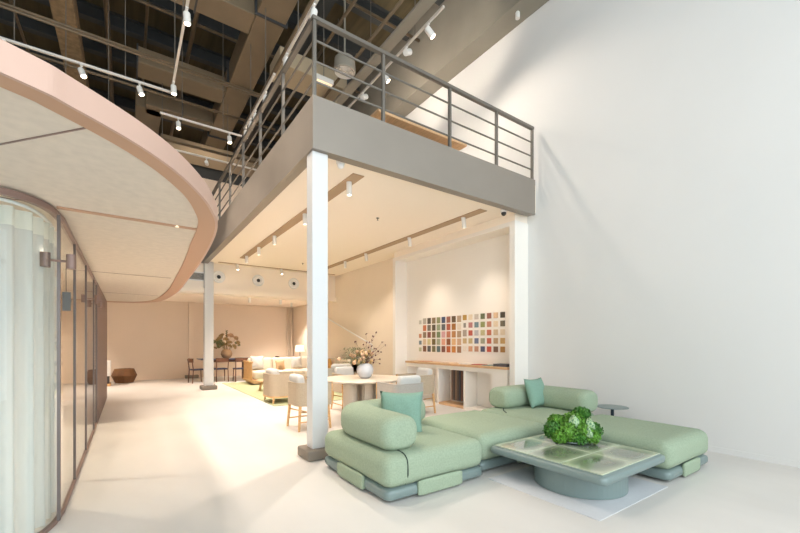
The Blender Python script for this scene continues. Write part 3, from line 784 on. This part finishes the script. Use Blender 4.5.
def kale():
    C = Vector((3.96, 2.38, .322))
    t = thing('kale_bowl', 'bowl of frilly green leaves on the glazed low table', 'plant', C)
    link('bowl', lathe(new(), [(0, 0), (.12, .0), (.17, .012), (.185, .03), (.175, .028), (.11, .012), (0, .01)], 32), mat('grey_bowl', (120, 132, 130), .3), t, smooth=True)
    clumps = [(-.22, -.02, .13, .105), (-.10, -.10, .12, .12), (.06, -.10, .11, .12), (.20, -.02, .12, .105), (.02, .02, .20, .13), (-.14, .08, .19, .10), (.13, .09, .27, .10), (.06, .13, .14, .12), (-.04, .14, .15, .12), (.0, -.12, .07, .10), (.15, -.12, .08, .08), (-.18, -.10, .08, .09)]
    rx, ry = .8187, -.5742
    for ci, (a, b, z, r) in enumerate(clumps):
        # a: sideways, b: depth
        cx = a*rx + b*.5742; cy = a*ry + b*.8187
        bm = new()
        for i in range(480):
            u = random.uniform(-1, 1); ph = random.uniform(0, 2*PI); s = math.sqrt(1-u*u)
            d = Vector((s*math.cos(ph), s*math.sin(ph), u*.9)); p = Vector((cx, cy, z)) + d*r*random.uniform(.72, 1.0)
            if p.z < .02: continue
            e1 = d.cross(Vector((random.random(), random.random(), random.random()))).normalized(); e2 = d.cross(e1)
            L = random.uniform(.008, .016); n = 6; c = bm.verts.new(p)
            ring = [bm.verts.new(p + (e1*math.cos(2*PI*k/n)+e2*math.sin(2*PI*k/n))*L + d*random.uniform(-.004, .014)) for k in range(n)]
            for k in range(n): bm.faces.new((c, ring[k], ring[(k+1)%n]))
        s = bmesh.new(); bmesh.ops.create_icosphere(s, subdivisions=2, radius=r*.78); bmesh.ops.translate(s, verts=s.verts, vec=(cx, cy, max(z, r*.78+.02))); merge(bm, s)
        link('leaf_clump', bm, M_leafA if ci % 3 else M_leafB, t)
    mv = bpy.data.materials.new('veined_leaf'); mv.use_nodes = True; nt = mv.node_tree; b_ = nt.nodes['Principled BSDF']
    vo = nt.nodes.new('ShaderNodeTexVoronoi'); vo.feature = 'DISTANCE_TO_EDGE'; vo.inputs['Scale'].default_value = 38
    tc = nt.nodes.new('ShaderNodeTexCoord'); nt.links.new(tc.outputs['Object'], vo.inputs['Vector'])
    r = nt.nodes.new('ShaderNodeValToRGB'); nt.links.new(vo.outputs[0], r.inputs[0])
    r.color_ramp.elements[0].color = (*lin((172, 196, 152)), 1); r.color_ramp.elements[1].position = .25; r.color_ramp.elements[1].color = (*lin((84, 128, 92)), 1)
    nt.links.new(r.outputs[0], b_.inputs['Base Color'])
    for (a, b, z, tl, L) in ((-.03, -.12, .24, .3, .07), (.15, -.12, .22, .9, .065), (.09, -.20, .15, 1.0, .06)):
        bm = new(); cx = a*rx+b*.5742; cy = a*ry+b*.8187; n = 8; g = []
        for i in range(n+1):
            row = []
            for j in range(-3, 4):
                u = i/n; wd = L*.8*math.sin(PI*min(1, u*.9+.08))
                q = Vector((j/3*wd, 0, (u-.5)*2*L)); q.y = -.02*math.cos(j)+.02*u*u
                q = Matrix.Rotation(-tl*.5, 3, 'X') @ q; q = Matrix.Rotation(-.61+a*2, 3, 'Z') @ q
                row.append(bm.verts.new(q+Vector((cx, cy, z))))
            g.append(row)
        for i in range(n):
            for j in range(6): bm.faces.new((g[i][j], g[i][j+1], g[i+1][j+1], g[i+1][j]))
        o = link('veined_leaf', bm, mv, t, smooth=True); o['label'] = 'pale veined leaf'
kale()

# ------------------------------------------------------------ dining set
def ushell(w_, d_, zb, zt, th, r=.16, slope=.0, n=8):
    """U-shaped upholstered shell, open towards +Y"""
    hw = w_/2; pts = [(-hw, d_/2)]
    pts.append((-hw, -d_/2+r))
    for i in range(1, n+1):
        a = PI + (PI/2)*i/n; pts.append((-hw+r+r*math.cos(a), -d_/2+r+r*math.sin(a)))
    pts.append((hw-r, -d_/2))
    for i in range(1, n+1):
        a = 1.5*PI + (PI/2)*i/n; pts.append((hw-r+r*math.cos(a), -d_/2+r+r*math.sin(a)))
    pts.append((hw, d_/2))
    off = inset(pts, lambda p: th)
    bm = new(); zz = lambda p: zt - slope*max(0, (p[1]+d_/2-.1)/d_)
    v = [[bm.verts.new((p[0], p[1], zb)) for p in pts], [bm.verts.new((p[0], p[1], zb)) for p in off],
         [bm.verts.new((q[0], q[1], zz(p))) for p, q in zip(pts, off)], [bm.verts.new((p[0], p[1], zz(p))) for p in pts]]
    for i in range(len(pts)-1):
        for k in range(4): bm.faces.new((v[k][i], v[k][i+1], v[(k+1)%4][i+1], v[(k+1)%4][i]))
    bm.faces.new([v[k][0] for k in range(4)]); bm.faces.new([v[k][-1] for k in range(4)])
    return bm
def dining_chair(label, x, y, rz, fab, group='barrel chairs round the dining table'):
    t = thing('dining_chair', label, 'chair', (x, y, 0), rz, group)
    link('back_shell', ushell(.58, .58, .39, .75, .025, .14), fab, t)
    link('arm_rail', ushell(.59, .59, .747, .757, .035, .145), fab, t)
    bx('arm_end', (-.293, .27, .39), (-.258, .292, .757), M_oak, t); bx('arm_end', (.258, .27, .39), (.293, .292, .757), M_oak, t)
    s = soft((.52, .53, .10), .04, .04, 8, puff=.01); bmesh.ops.translate(s, verts=s.verts, vec=(0, .01, .44)); link('seat', s, M_cream, t, smooth=True)
    p = soft((.42, .13, .36), .055, .06, 8); bmesh.ops.transform(p, matrix=Matrix.Translation((0, -.19, .70)) @ Matrix.Rotation(math.radians(10), 4, 'X'), verts=p.verts); link('back_cushion', p, M_offwhite, t, smooth=True)
    for sx in (-1, 1):
        for sy in (-1, 1):
            link('leg', tube(new(), [(sx*.265, sy*.265, 0), (sx*.235, sy*.235,   .40)], .018, 10, .025), M_oak, t)
        link('stretcher', tube(new(), [(sx*.255, -.255, .14), (sx*.255, .255, .14)], .011, 8), M_oak, t)
    link('stretcher', tube(new(), [(-.25, -.25, .30), (.25, .25, .18)], .01, 8), M_oak, t)
    link('stretcher', tube(new(), [(.25, -.25, .30), (-.25, .25, .18)], .01, 8), M_oak, t)
    return t
dining_chair('beige linen barrel chair at the left of the dining table, half behind the column', 2.45, 6.11, -PI/2, M_linen)
dining_chair('grey linen barrel chair with its back to the camera behind the near pillow', 3.59, 5.08, 0, M_greylinen)
dining_chair('beige barrel chair at the right of the dining table facing left', 4.70, 6.14, PI/2, M_linen)
dining_chair('beige barrel chair on the far side of the dining table', 3.75, 7.20, PI, M_linen)
def dining_table():
    t = thing('dining_table', 'large round cream dining table with curved slab legs', 'table', (3.50, 6.14, 0))
    link('tabletop', lathe(new(), [(0, .705), (.66, .705), (.72, .725), (.73, .74), (.72, .752), (0, .752)], 64), M_tabletop, t)
    for k in range(6):
        a = k*PI/3+.2; bm = new(); pts = []
        for i in range(13):
            th = PI*i/12; pts.append((.27+.16*math.cos(th)*.8, .17*math.sin(th)-.06))
        q = ribbon(bm, pts, 0, .705, .03); bmesh.ops.rotate(bm, verts=bm.verts, cent=(0,0,0), matrix=Matrix.Rotation(a, 3, 'Z')); link('leg', bm, M_tabletop, t)
    link('foot', lathe(new(), [(0, 0), (.36, 0), (.36, .012), (0, .012)], 40), M_tabletop, t)
dining_table()
def bouquet():
    t = thing('vase', 'round white glazed vase standing on the round dining table', 'vase', (3.50, 6.08, .753))
    link('vase_body', lathe(new(), [(0, 0), (.07, 0), (.11, .03), (.145, .10), (.15, .16), (.13, .22), (.09, .255), (.07, .265), (.06, .262), (.08, .24), (.0, .20)], 36), M_vase, t, smooth=True)
    f = thing('flower_bouquet', 'bouquet of dried blush flowers and plum berries in the white vase', 'flowers', (3.50, 6.08, 1.0))
    rx, ry = .8187, -.5742
    bm = new()
    for i in range(46):
        a = random.gauss(-.10, .12); b = random.gauss(0, .09); z = random.uniform(.02, .26) - abs(a+.05)*.25
        p = Vector((a*rx+b*.574, a*ry+b*.8187, z)); tube(bm, [(0, 0, -.05), p*.6+Vector((0, 0, .02)), p], .0025, 4)
    link('stems', bm, M_drygreen, f)
    for mm, nm, num, spread, r in ((M_dryb, 'bloom', 18, .10, .036), (M_dry, 'bloom', 22, .12, .028)):
        for i in range(num):
            a = random.gauss(-.07, spread); b = random.gauss(0, .08); z = random.uniform(.03, .24)
            bm = new(); bmesh.ops.create_icosphere(bm, subdivisions=2, radius=r)
            for v in bm.verts: v.co *= random.uniform(.75, 1.2)
            bmesh.ops.translate(bm, verts=bm.verts, vec=(a*rx+b*.574, a*ry+b*.8187, z)); link(nm, bm, mm, f)
    bm = new()
    for i in range(520):
        a = random.gauss(-.16, .12); b = random.gauss(0, .09); z = random.uniform(.0, .28); p = Vector((a*rx+b*.574, a*ry+b*.8187, z))
        d = Vector((random.uniform(-1, 1), random.uniform(-1, 1), random.uniform(0, 1))).normalized(); e = d.cross(Vector((.3, .5, .8))).normalized()*.006
        v = [bm.verts.new(p), bm.verts.new(p+d*.025+e), bm.verts.new(p+d*.05), bm.verts.new(p+d*.025-e)]; bm.faces.new(v)
    link('foliage', bm, M_drygreen, f)
    # airy plum sprigs to the right
    for (px_, pz_) in ((.16, .47), (-.02, .30), (.26, .33), (.05, .26), (.16, .15), (.12, .04), (.03, .05), (.02, .45), (.12, .42), (.10, .36), (-.14, .34), (.02, .33), (.07, .33), (.10, .28), (.30, .29), (.14, .24), (.17, .24), (.12, .20), (.20, .20), (.24, .19), (.06, .21), (.06, .17), (.22, .09), (.14, .08), (.22, .03), (.04, .10), (.08, .05), (.01, .02), (.07, .0), (.0, .15), (.10, .12)):
        bm = new(); b = random.uniform(-.06, .06); px_ *= 1.2; pz_ = pz_*1.25-.02; p = Vector((px_*rx+b*.574, px_*ry+b*.8187, pz_))
        tube(bm, [(0, 0, -.03), p*.5+Vector((0, 0, .03)), p], .0016, 4)
        for k in range(4):
            s = bmesh.new(); bmesh.ops.create_icosphere(s, subdivisions=1, radius=random.uniform(.008, .013)); bmesh.ops.translate(s, verts=s.verts, vec=p+Vector([random.uniform(-.012, .012) for _ in range(3)])); merge(bm, s)
        link('berry_sprig', bm, M_plumleaf, f)
bouquet()

# ------------------------------------------------------------ lounge
tag(bx('lounge_rug', (2.62, 8.5, .001), (5.4, 14.2, .012), M_rug, bev=.003), 'pale green rug under the lounge furniture', 'rug')
def armchair(label, x, y, rz, fab):
    t = thing('armchair', label, 'armchair', (x, y, .012), rz, 'barrel lounge armchairs')
    link('back_shell', ushell(.82, .78, .16, .66, .05, .24), fab, t)
    s = soft((.68, .66, .18), .07, .07, 8, puff=.02); bmesh.ops.translate(s, verts=s.verts, vec=(0, .04, .36)); link('seat_cushion', s, M_cream, t, smooth=True)
    p = soft((.6, .18, .40), .08, .08, 8); bmesh.ops.transform(p, matrix=Matrix.Translation((0, -.22, .58)) @ Matrix.Rotation(math.radians(12), 4, 'X'), verts=p.verts); link('back_cushion', p, M_offwhite, t, smooth=True)
    link('frame', ushell(.83, .79, .13, .165, .06, .24), M_oak, t)
    for sx in (-1, 1):
        for sy in (-1, 1): link('leg', tube(new(), [(sx*.34, sy*.32, 0), (sx*.33, sy*.31, .14)], .018, 10, .024), M_oak, t)
armchair('beige lounge armchair on the green rug with its back to the walkway', 3.0, 9.1, -PI/2, M_linen)
armchair('grey lounge armchair seen over the dining table, back to the camera', 4.95, 10.2, 0, M_greylinen)
def stool():
    t = thing('low_table', 'low round oak table on the green rug', 'table', (3.38, 11.35, .0125))
    link('tabletop', lathe(new(), [(0, .27), (.38, .27), (.40, .285), (.38, .30), (0, .30)], 40), M_oakflat, t)
    for k in range(3):
        a = k*2*PI/3+PI; link('leg', tube(new(), [(.30*math.cos(a), .30*math.sin(a), 0), (.24*math.cos(a), .24*math.sin(a), .27)], .03, 10), M_oak, t)
stool()
def far_sofa():
    t = thing('sofa', 'long cream corner sofa with slatted oak arm in the rear lounge', 'sofa', (3.25, 12.9, .012))
    link('base', box(box(new(), (.06, .06, .03), (2.6, 1.0, .16), .01), (1.75, -2.0, .03), (2.6, .06, .16), .01), M_oakflat, t)
    for i in range(3):
        s = soft((.82, .92, .26), .08, .08, 8, puff=.015); bmesh.ops.translate(s, verts=s.verts, vec=(.52+i*.84, .52, .29)); link('seat_cushion', s, M_cream, t, smooth=True)
        s = soft((.82, .2, .48), .08, .08, 8); bmesh.ops.transform(s, matrix=Matrix.Translation((.52+i*.84, .96, .60)) @ Matrix.Rotation(-.12, 4, 'X'), verts=s.verts); link('back_cushion', s, M_cream, t, smooth=True)
    for i in range(2):
        s = soft((.82, .92, .26), .08, .08, 8, puff=.015); bmesh.ops.translate(s, verts=s.verts, vec=(2.18, -.45-i*.95, .29)); link('seat_cushion', s, M_cream, t, smooth=True)
        s = soft((.2, .9, .48), .08, .08, 8); bmesh.ops.translate(s, verts=s.verts, vec=(2.56, -.45-i*.95, .60)); link('back_cushion', s, M_cream, t, smooth=True)
    bm = new()
    for i in range(9): box(bm, (.0, .04+i*.12, .12), (.035, .07+i*.12, .74))
    box(bm, (-.01, 0, .10), (.05, 1.1, .16)); box(bm, (-.01, 0, .70), (.05, 1.1, .76))
    link('slatted_arm', bm, M_oak, t)
    bm = new()
    for i in range(2): box(bm, (2.66, -2.1, .10), (2.72, 1.1, .70))
    link('rear_panel', bm, M_oak, t)
far_sofa()
cushion('cream pillow at the slatted left arm of the far sofa', (3.62, 13.62, .70), 0, -.25, .46, M_offwhite)
cushion('cream pillow in the middle of the far sofa', (4.98, 13.60, .68), 0, -.25, .42, M_offwhite)
cushion('ochre pillow on the far sofa against the right wall', (5.60, 12.2, .66), PI/2, -.2, .40, M_orange)
cushion('small tan pillow on the far sofa beside the column edge', (4.35, 13.45, .60), .1, -.3, .34, mat('tan_fabric', (190, 158, 120), .95))
def floor_lamp():
    t = thing('floor_lamp', 'floor lamp with cream drum shade behind the far sofa', 'lamp', (5.55, 14.75, 0))
    link('base', lathe(new(), [(0, 0), (.13, 0), (.13, .02), (0, .02)], 28), M_dark, t)
    link('pole', tube(new(), [(0, 0, .02), (0, 0, 1.1)], .012, 8), M_dark, t)
    link('lamp_shade', lathe(new(), [(.19, 1.02), (.155, 1.27), (.15, 1.27), (.185, 1.02)], 28), M_shade, t, smooth=True)
floor_lamp()
def arm_lamp():
    t = thing('wall_lamp', 'thin white swing arm lamp on the warm right wall over the sofa', 'lamp', (6.1, 13.6, 2.30))
    bx('wall_plate', (-.02, -.05, -.1), (.0, .05, .1), M_white, t)
    link('arm', tube(tube(new(), [(-.02, 0, .05), (-.20, -3.75, -.98)], .022, 8), [(-.20, -3.75, -.98), (-.20, -3.75, -1.3)], .010, 8), M_white, t)
    link('lamp_shade', lathe(new(), [(0, .06), (.02, .06), (.035, -.02), (.03, -.02)], 16, (-.20, -3.75, -1.32)), M_white, t)
arm_lamp()

# far dining corner
def far_table():
    t = thing('rear_dining_table', 'long walnut dining table with dark blue top by the rear wall', 'table', (3.05, 15.4, 0))
    bx('tabletop', (-.98, -.5, .77), (1.15, .5, .80), M_blue, t, bev=.008)
    bx('apron', (-.75, -.35, .68), (.95, .35, .77), M_walnut, t)
    for x in (-.65, .6):
        link('leg', box(new(), (x-.06, -.28, 0), (x+.06, .28, .68), .01), M_walnut, t)
far_table()
def wood_chair(label, x, y, rz):
    t = thing('wooden_chair', label, 'chair', (x, y, 0), rz, 'walnut chairs at the blue table')
    bx('seat', (-.21, -.2, .43), (.21, .22, .47), mat('navy_seat', (56, 60, 82), .8), t, bev=.015)
    for sx in (-1, 1):
        link('leg', tube(new(), [(sx*.2, .2, 0), (sx*.18, .18, .43)], .014, 8, .019), M_walnut, t)
        link('leg', tube(new(), [(sx*.2, -.22, 0), (sx*.19, -.19, .45), (sx*.2, -.24, .82)], .017, 8), M_walnut, t)
    pts = [(.22*math.sin(a*.3), -.20-.06*math.cos(a*.3)) for a in range(-5, 6)]
    link('backrest', ribbon(new(), pts, .70, .84, .02), M_walnut, t)
wood_chair('walnut chair at the left end of the blue table, left of the far column', 1.98, 15.0, -PI/2+.2)
wood_chair('walnut chair tucked at the front left of the blue table', 2.72, 14.98, .1)
wood_chair('walnut chair in front of the blue table beside the sofa arm', 3.32, 14.72, 0)
wood_chair('walnut chair behind the far sofa with only its back rail showing', 4.62, 15.3, PI/2)
def far_vase():
    t = thing('clay_vase', 'tan round clay vase on the blue table', 'vase', (2.98, 15.3, .801))
    link('vase_body', lathe(new(), [(0, 0), (.08, 0), (.16, .06), (.20, .16), (.17, .27), (.10, .33), (.08, .33), (.0, .25)], 30), M_clay, t, smooth=True)
    f = thing('dried_leaf_bouquet', 'dried fan leaves and green stem standing in the clay vase', 'dried flowers', (2.98, 15.3, 1.15))
    for i in range(26):
        a = random.uniform(-.34, .36); z = random.uniform(.10, .52)-abs(a)*.25; b = random.uniform(-.2, .2); r = random.uniform(.09, .15); m = [M_dry, M_dry, M_dryb, M_drygreen][i % 4] if a > -.05 else [M_drygreen, M_dry][i % 2]
        bm = new(); cx = Vector((a*.8187+b*.574, -a*.574+b*.8187, z)); tube(bm, [(0, 0, -.2), cx*.5, cx], .004, 5)
        d = cx.normalized(); side = Vector((.8187, -.574, 0)); side = (side-d*side.dot(d)).normalized(); nrm = d.cross(side); c = bm.verts.new(cx-d*r*.2); ring = []
        for k in range(15):
            th = -1.5+3.0*k/14; rr = r*(1 if k % 2 else .78)
            ring.append(bm.verts.new(cx + d*rr*math.cos(th) + side*rr*math.sin(th) + nrm*(.02*(k % 2)-.03*abs(math.sin(th)))))
        for k in range(14): bm.faces.new((c, ring[k], ring[k+1]))
        link('fan_leaf', bm, m, f)
    bm = new(); tube(bm, [(0, 0, -.1), (.0, 0, .4), (.0, 0, .66)], .01, 6)
    for k in range(26):
        z = .42+.25*k/26; a = k*2.4; d = Vector((math.cos(a), math.sin(a), .5))*.07; p = Vector((0, 0, z)); e = Vector((-math.sin(a), math.cos(a), 0))*.02
        bm.faces.new([bm.verts.new(p), bm.verts.new(p+d*.6+e), bm.verts.new(p+d), bm.verts.new(p+d*.6-e)])
    link('leafy_stem', bm, mat('deep_green_leaf', (84, 96, 60), .8), f)
far_vase()
t = thing('wicker_basket', 'brown woven drum basket on the floor by the rear wall', 'basket', (-.08, 16.45, 0))
link('basket_body', lathe(new(), [(0, 0), (.26, 0), (.37, .25), (.28, .48), (.24, .48), (.24, .45), (0, .45)], 12), M_wicker, t)
t = thing('white_cabinet', 'white cabinet with dark lower front, mostly hidden behind the mauve panel', 'cabinet', (-.95, 15.6, 0))
bx('body', (-.5, -.25, .32), (.52, .3, .80), M_white, t, bev=.01)
bx('lower_front', (-.48, -.22, .08), (.48, .28, .32), M_dark, t)
bx('foot', (-.5, -.24, 0), (.52, .3, .08), M_oak, t)

# ------------------------------------------------------------ sample niche
def counter():
    t = thing('sample_counter', 'white built-in counter with oak top and open bays in the niche', 'counter', (5.73, 4.74, 0))
    D = 6.10-5.73; L = 7.93-4.74
    bx('worktop', (-.01, 0, .885), (D, L, .93), M_oakflat, t, bev=.004)
    bx('apron', (.02, .01, .80), (D-.005, L-.01, .884), M_niche, t)
    for y0, y1 in ((.01, .38), (1.10, 1.15), (1.95, 2.0), (L-.06, L-.01)): bx('panel', (.02, y0, 0), (D-.005, y1, .80), M_niche, t)
    bx('bottom_shelf', (.03, .381, 0), (D-.006, 1.099, .05), M_niche, t)
    bx('sample_bay_floor', (.03, 1.151, 0), (D-.006, 1.949, .05), M_oakflat, t)
counter()
cols = [(150,146,140), (108,76,58), (64,60,66), (96,84,74), (140,112,90), (84,72,66), (122,96,82)]
for i in range(7):
    tag(bx('hanging_sample', (5.80, 5.92+i*.06, .14), (6.06, 5.92+i*.06+.035, .79), mat('carpet_sample_%d' % i, cols[i], .95, var=.15, scale=60)),
        ['grey hanging textile sample at the right end of the counter bay', 'rust brown hanging textile sample second from the right in the bay', 'charcoal hanging textile sample third from the right in the bay', 'dark taupe hanging textile sample in the middle of the bay',
         'tan hanging textile sample third from the left in the bay', 'dark brown hanging textile sample second from the left in the bay', 'brown hanging textile sample at the left end of the counter bay'][i], 'textile sample', 'hanging textile samples')
book = [(4.80, .34, (84, 84, 88), 'charcoal sample book at the right end of the oak counter', .05), (5.16, .28, (130, 152, 148), 'teal grey sample sheet beside the charcoal book', .012), (5.46, .26, (176, 92, 76), 'red brown sample sheet on the oak counter', .014),
        (5.80, .3, (226, 222, 214), 'white sample folder in the middle of the counter', .02), (6.35, .34, (214, 196, 178), 'pale beige sample folder left of the white folder', .018), (7.2, .3, (196, 150, 124), 'terracotta sample sheet near the left end of the counter', .012)]
for y, w_, c, lab, th in book:
    o = bx('sample_book', (-.12, -w_/2+.02, 0), (.12, w_/2-.02, th), mat('book_%s' % int(y*100), c, .8, var=.1, scale=20))
    o.location = (5.91, y+w_/2, .931); o.rotation_euler = (0, 0, .12*math.sin(y*7)); tag(o, lab, 'sample book', 'sample books on the counter')

GRID = [
 'pale grey;180,172,158;78,72,62;132,112,82;136,140,96;62,74,104;156,92,74;92,70,48;178,150,122;184,140,66;232,214,186;198,186,176;96,104,70;142,86,72;214,180,146;66,58,48',
 'x;194,110,72;118,110,96;84,74,56;146,158,124;80,82,88;176,84,60;156,98,44;228,214,198;130,124,118s;188,122,118;102,130,140;136,142,84;198,134,110;232,212,182;98,92,76',
 '196,130,98;138,116,92;136,74,62;122,98,66;110,128,88;214,160,162;188,112,84;180,122,70;172,142,112;164,150,138;188,84,68;186,184,188;190,182,134;196,110,84;206,182,150;226,208,182',
 '108,124,134;222,196,162;212,200,150;100,84,46;162,166,138;224,160,134;140,78,44;226,178,126;208,168,136;200,172,126;196,176,128;96,112,146;156,158,132;196,98,76;186,154,118;204,162,100',
 '184,186,152;128,86,62;84,84,88;122,114,78;98,118,120;124,76,62;194,94,50;206,128,58;152,112,84;236,226,214;216,158,124;196,142,116;74,78,108;200,78,56;118,88,70;176,126,66']
def cname(c):
    r, g, b = c; mx, mn = max(c), min(c); l = (mx+mn)/2
    if mx-mn < 18: return ['charcoal', 'dark grey', 'mid grey', 'pale grey', 'off-white'][min(4, int(l/52))]
    if b >= r: n = 'blue' if b-g > 6 else 'teal'
    elif g >= r: n = 'green'
    elif r-g < 14 : n = 'olive'
    elif r-g > 60: n = 'rust red' if b > 60 or r > 180 else 'copper brown'
    elif g-b > 45: n = 'ochre'
    elif r > 205: n = 'blush beige'
    else: n = 'brown' if l < 140 else 'tan'
    return ('dark ' if l < 85 else 'light ' if l > 185 else '') + n
def ordn(n): return ['first','second','third','fourth','fifth','sixth','seventh','eighth','ninth','tenth','eleventh','twelfth','thirteenth','fourteenth','fifteenth','sixteenth'][n]
ROW = ['top row', 'second row', 'middle row', 'fourth row', 'bottom row']
for r_, line in enumerate(GRID):
    for c_, s in enumerate(line.split(';')):
        if s == 'x': continue
        small = s.endswith('s'); s = s.rstrip('s')
        rgb = (196, 192, 180) if s == 'pale grey' else tuple(int(v) for v in s.split(','))
        y = 7.80 - c_*(7.80-5.15)/15.0
        if c_ == 0: w_, h_ = .10, .10
        elif c_ < 9: w_, h_ = .125, .145
        else: w_, h_ = .115, .115
        if small: w_, h_ = .07, .10
        if r_ == 2 and c_ == 9: h_ = .145
        z = 1.92 - r_*.172 + (.02 if c_ >= 9 else 0) - (.02 if c_ == 0 else 0)
        o = bx('fabric_swatch', (-.008, -w_/2, -h_/2), (0, w_/2, h_/2), mat('swatch_%d_%d' % (r_, c_), tuple(v*.86+g*.14 for v, g in zip(rgb, (190, 176, 160))), .95, var=.15, scale=90, bump=.2, bscale=200))
        o.location = (XR-.0155, y, z)
        tag(o, f'{cname(rgb)} fabric swatch on the niche wall, {ROW[r_]}, {ordn(c_)} column from the left', 'fabric swatch', 'fabric swatches on the niche wall')

# ------------------------------------------------------------ on the mezzanine
t = thing('mezzanine_table', 'long oak slab table on the mezzanine behind the front railing', 'table', (3.17, 5.10, 4.262))
bx('tabletop', (0, 0, .70), (1.9, .6, .75), M_oakflat, t, bev=.01)
for x in (.1, .65, 1.2, 1.75): bx('leg', (x, .25, 0), (x+.04, .5, .70), M_oak, t)
bx('dark_shelf', (.1, .3, .3), (1.75, .5, .62), M_dark, t)
t = thing('display_box', 'small dark blue box standing on the mezzanine slab table', 'box', (4.15, 5.45, 5.013))
bx('case', (-.08, -.08, 0), (.08, .08, .20), mat('navy_box', (58, 60, 74), .5), t)
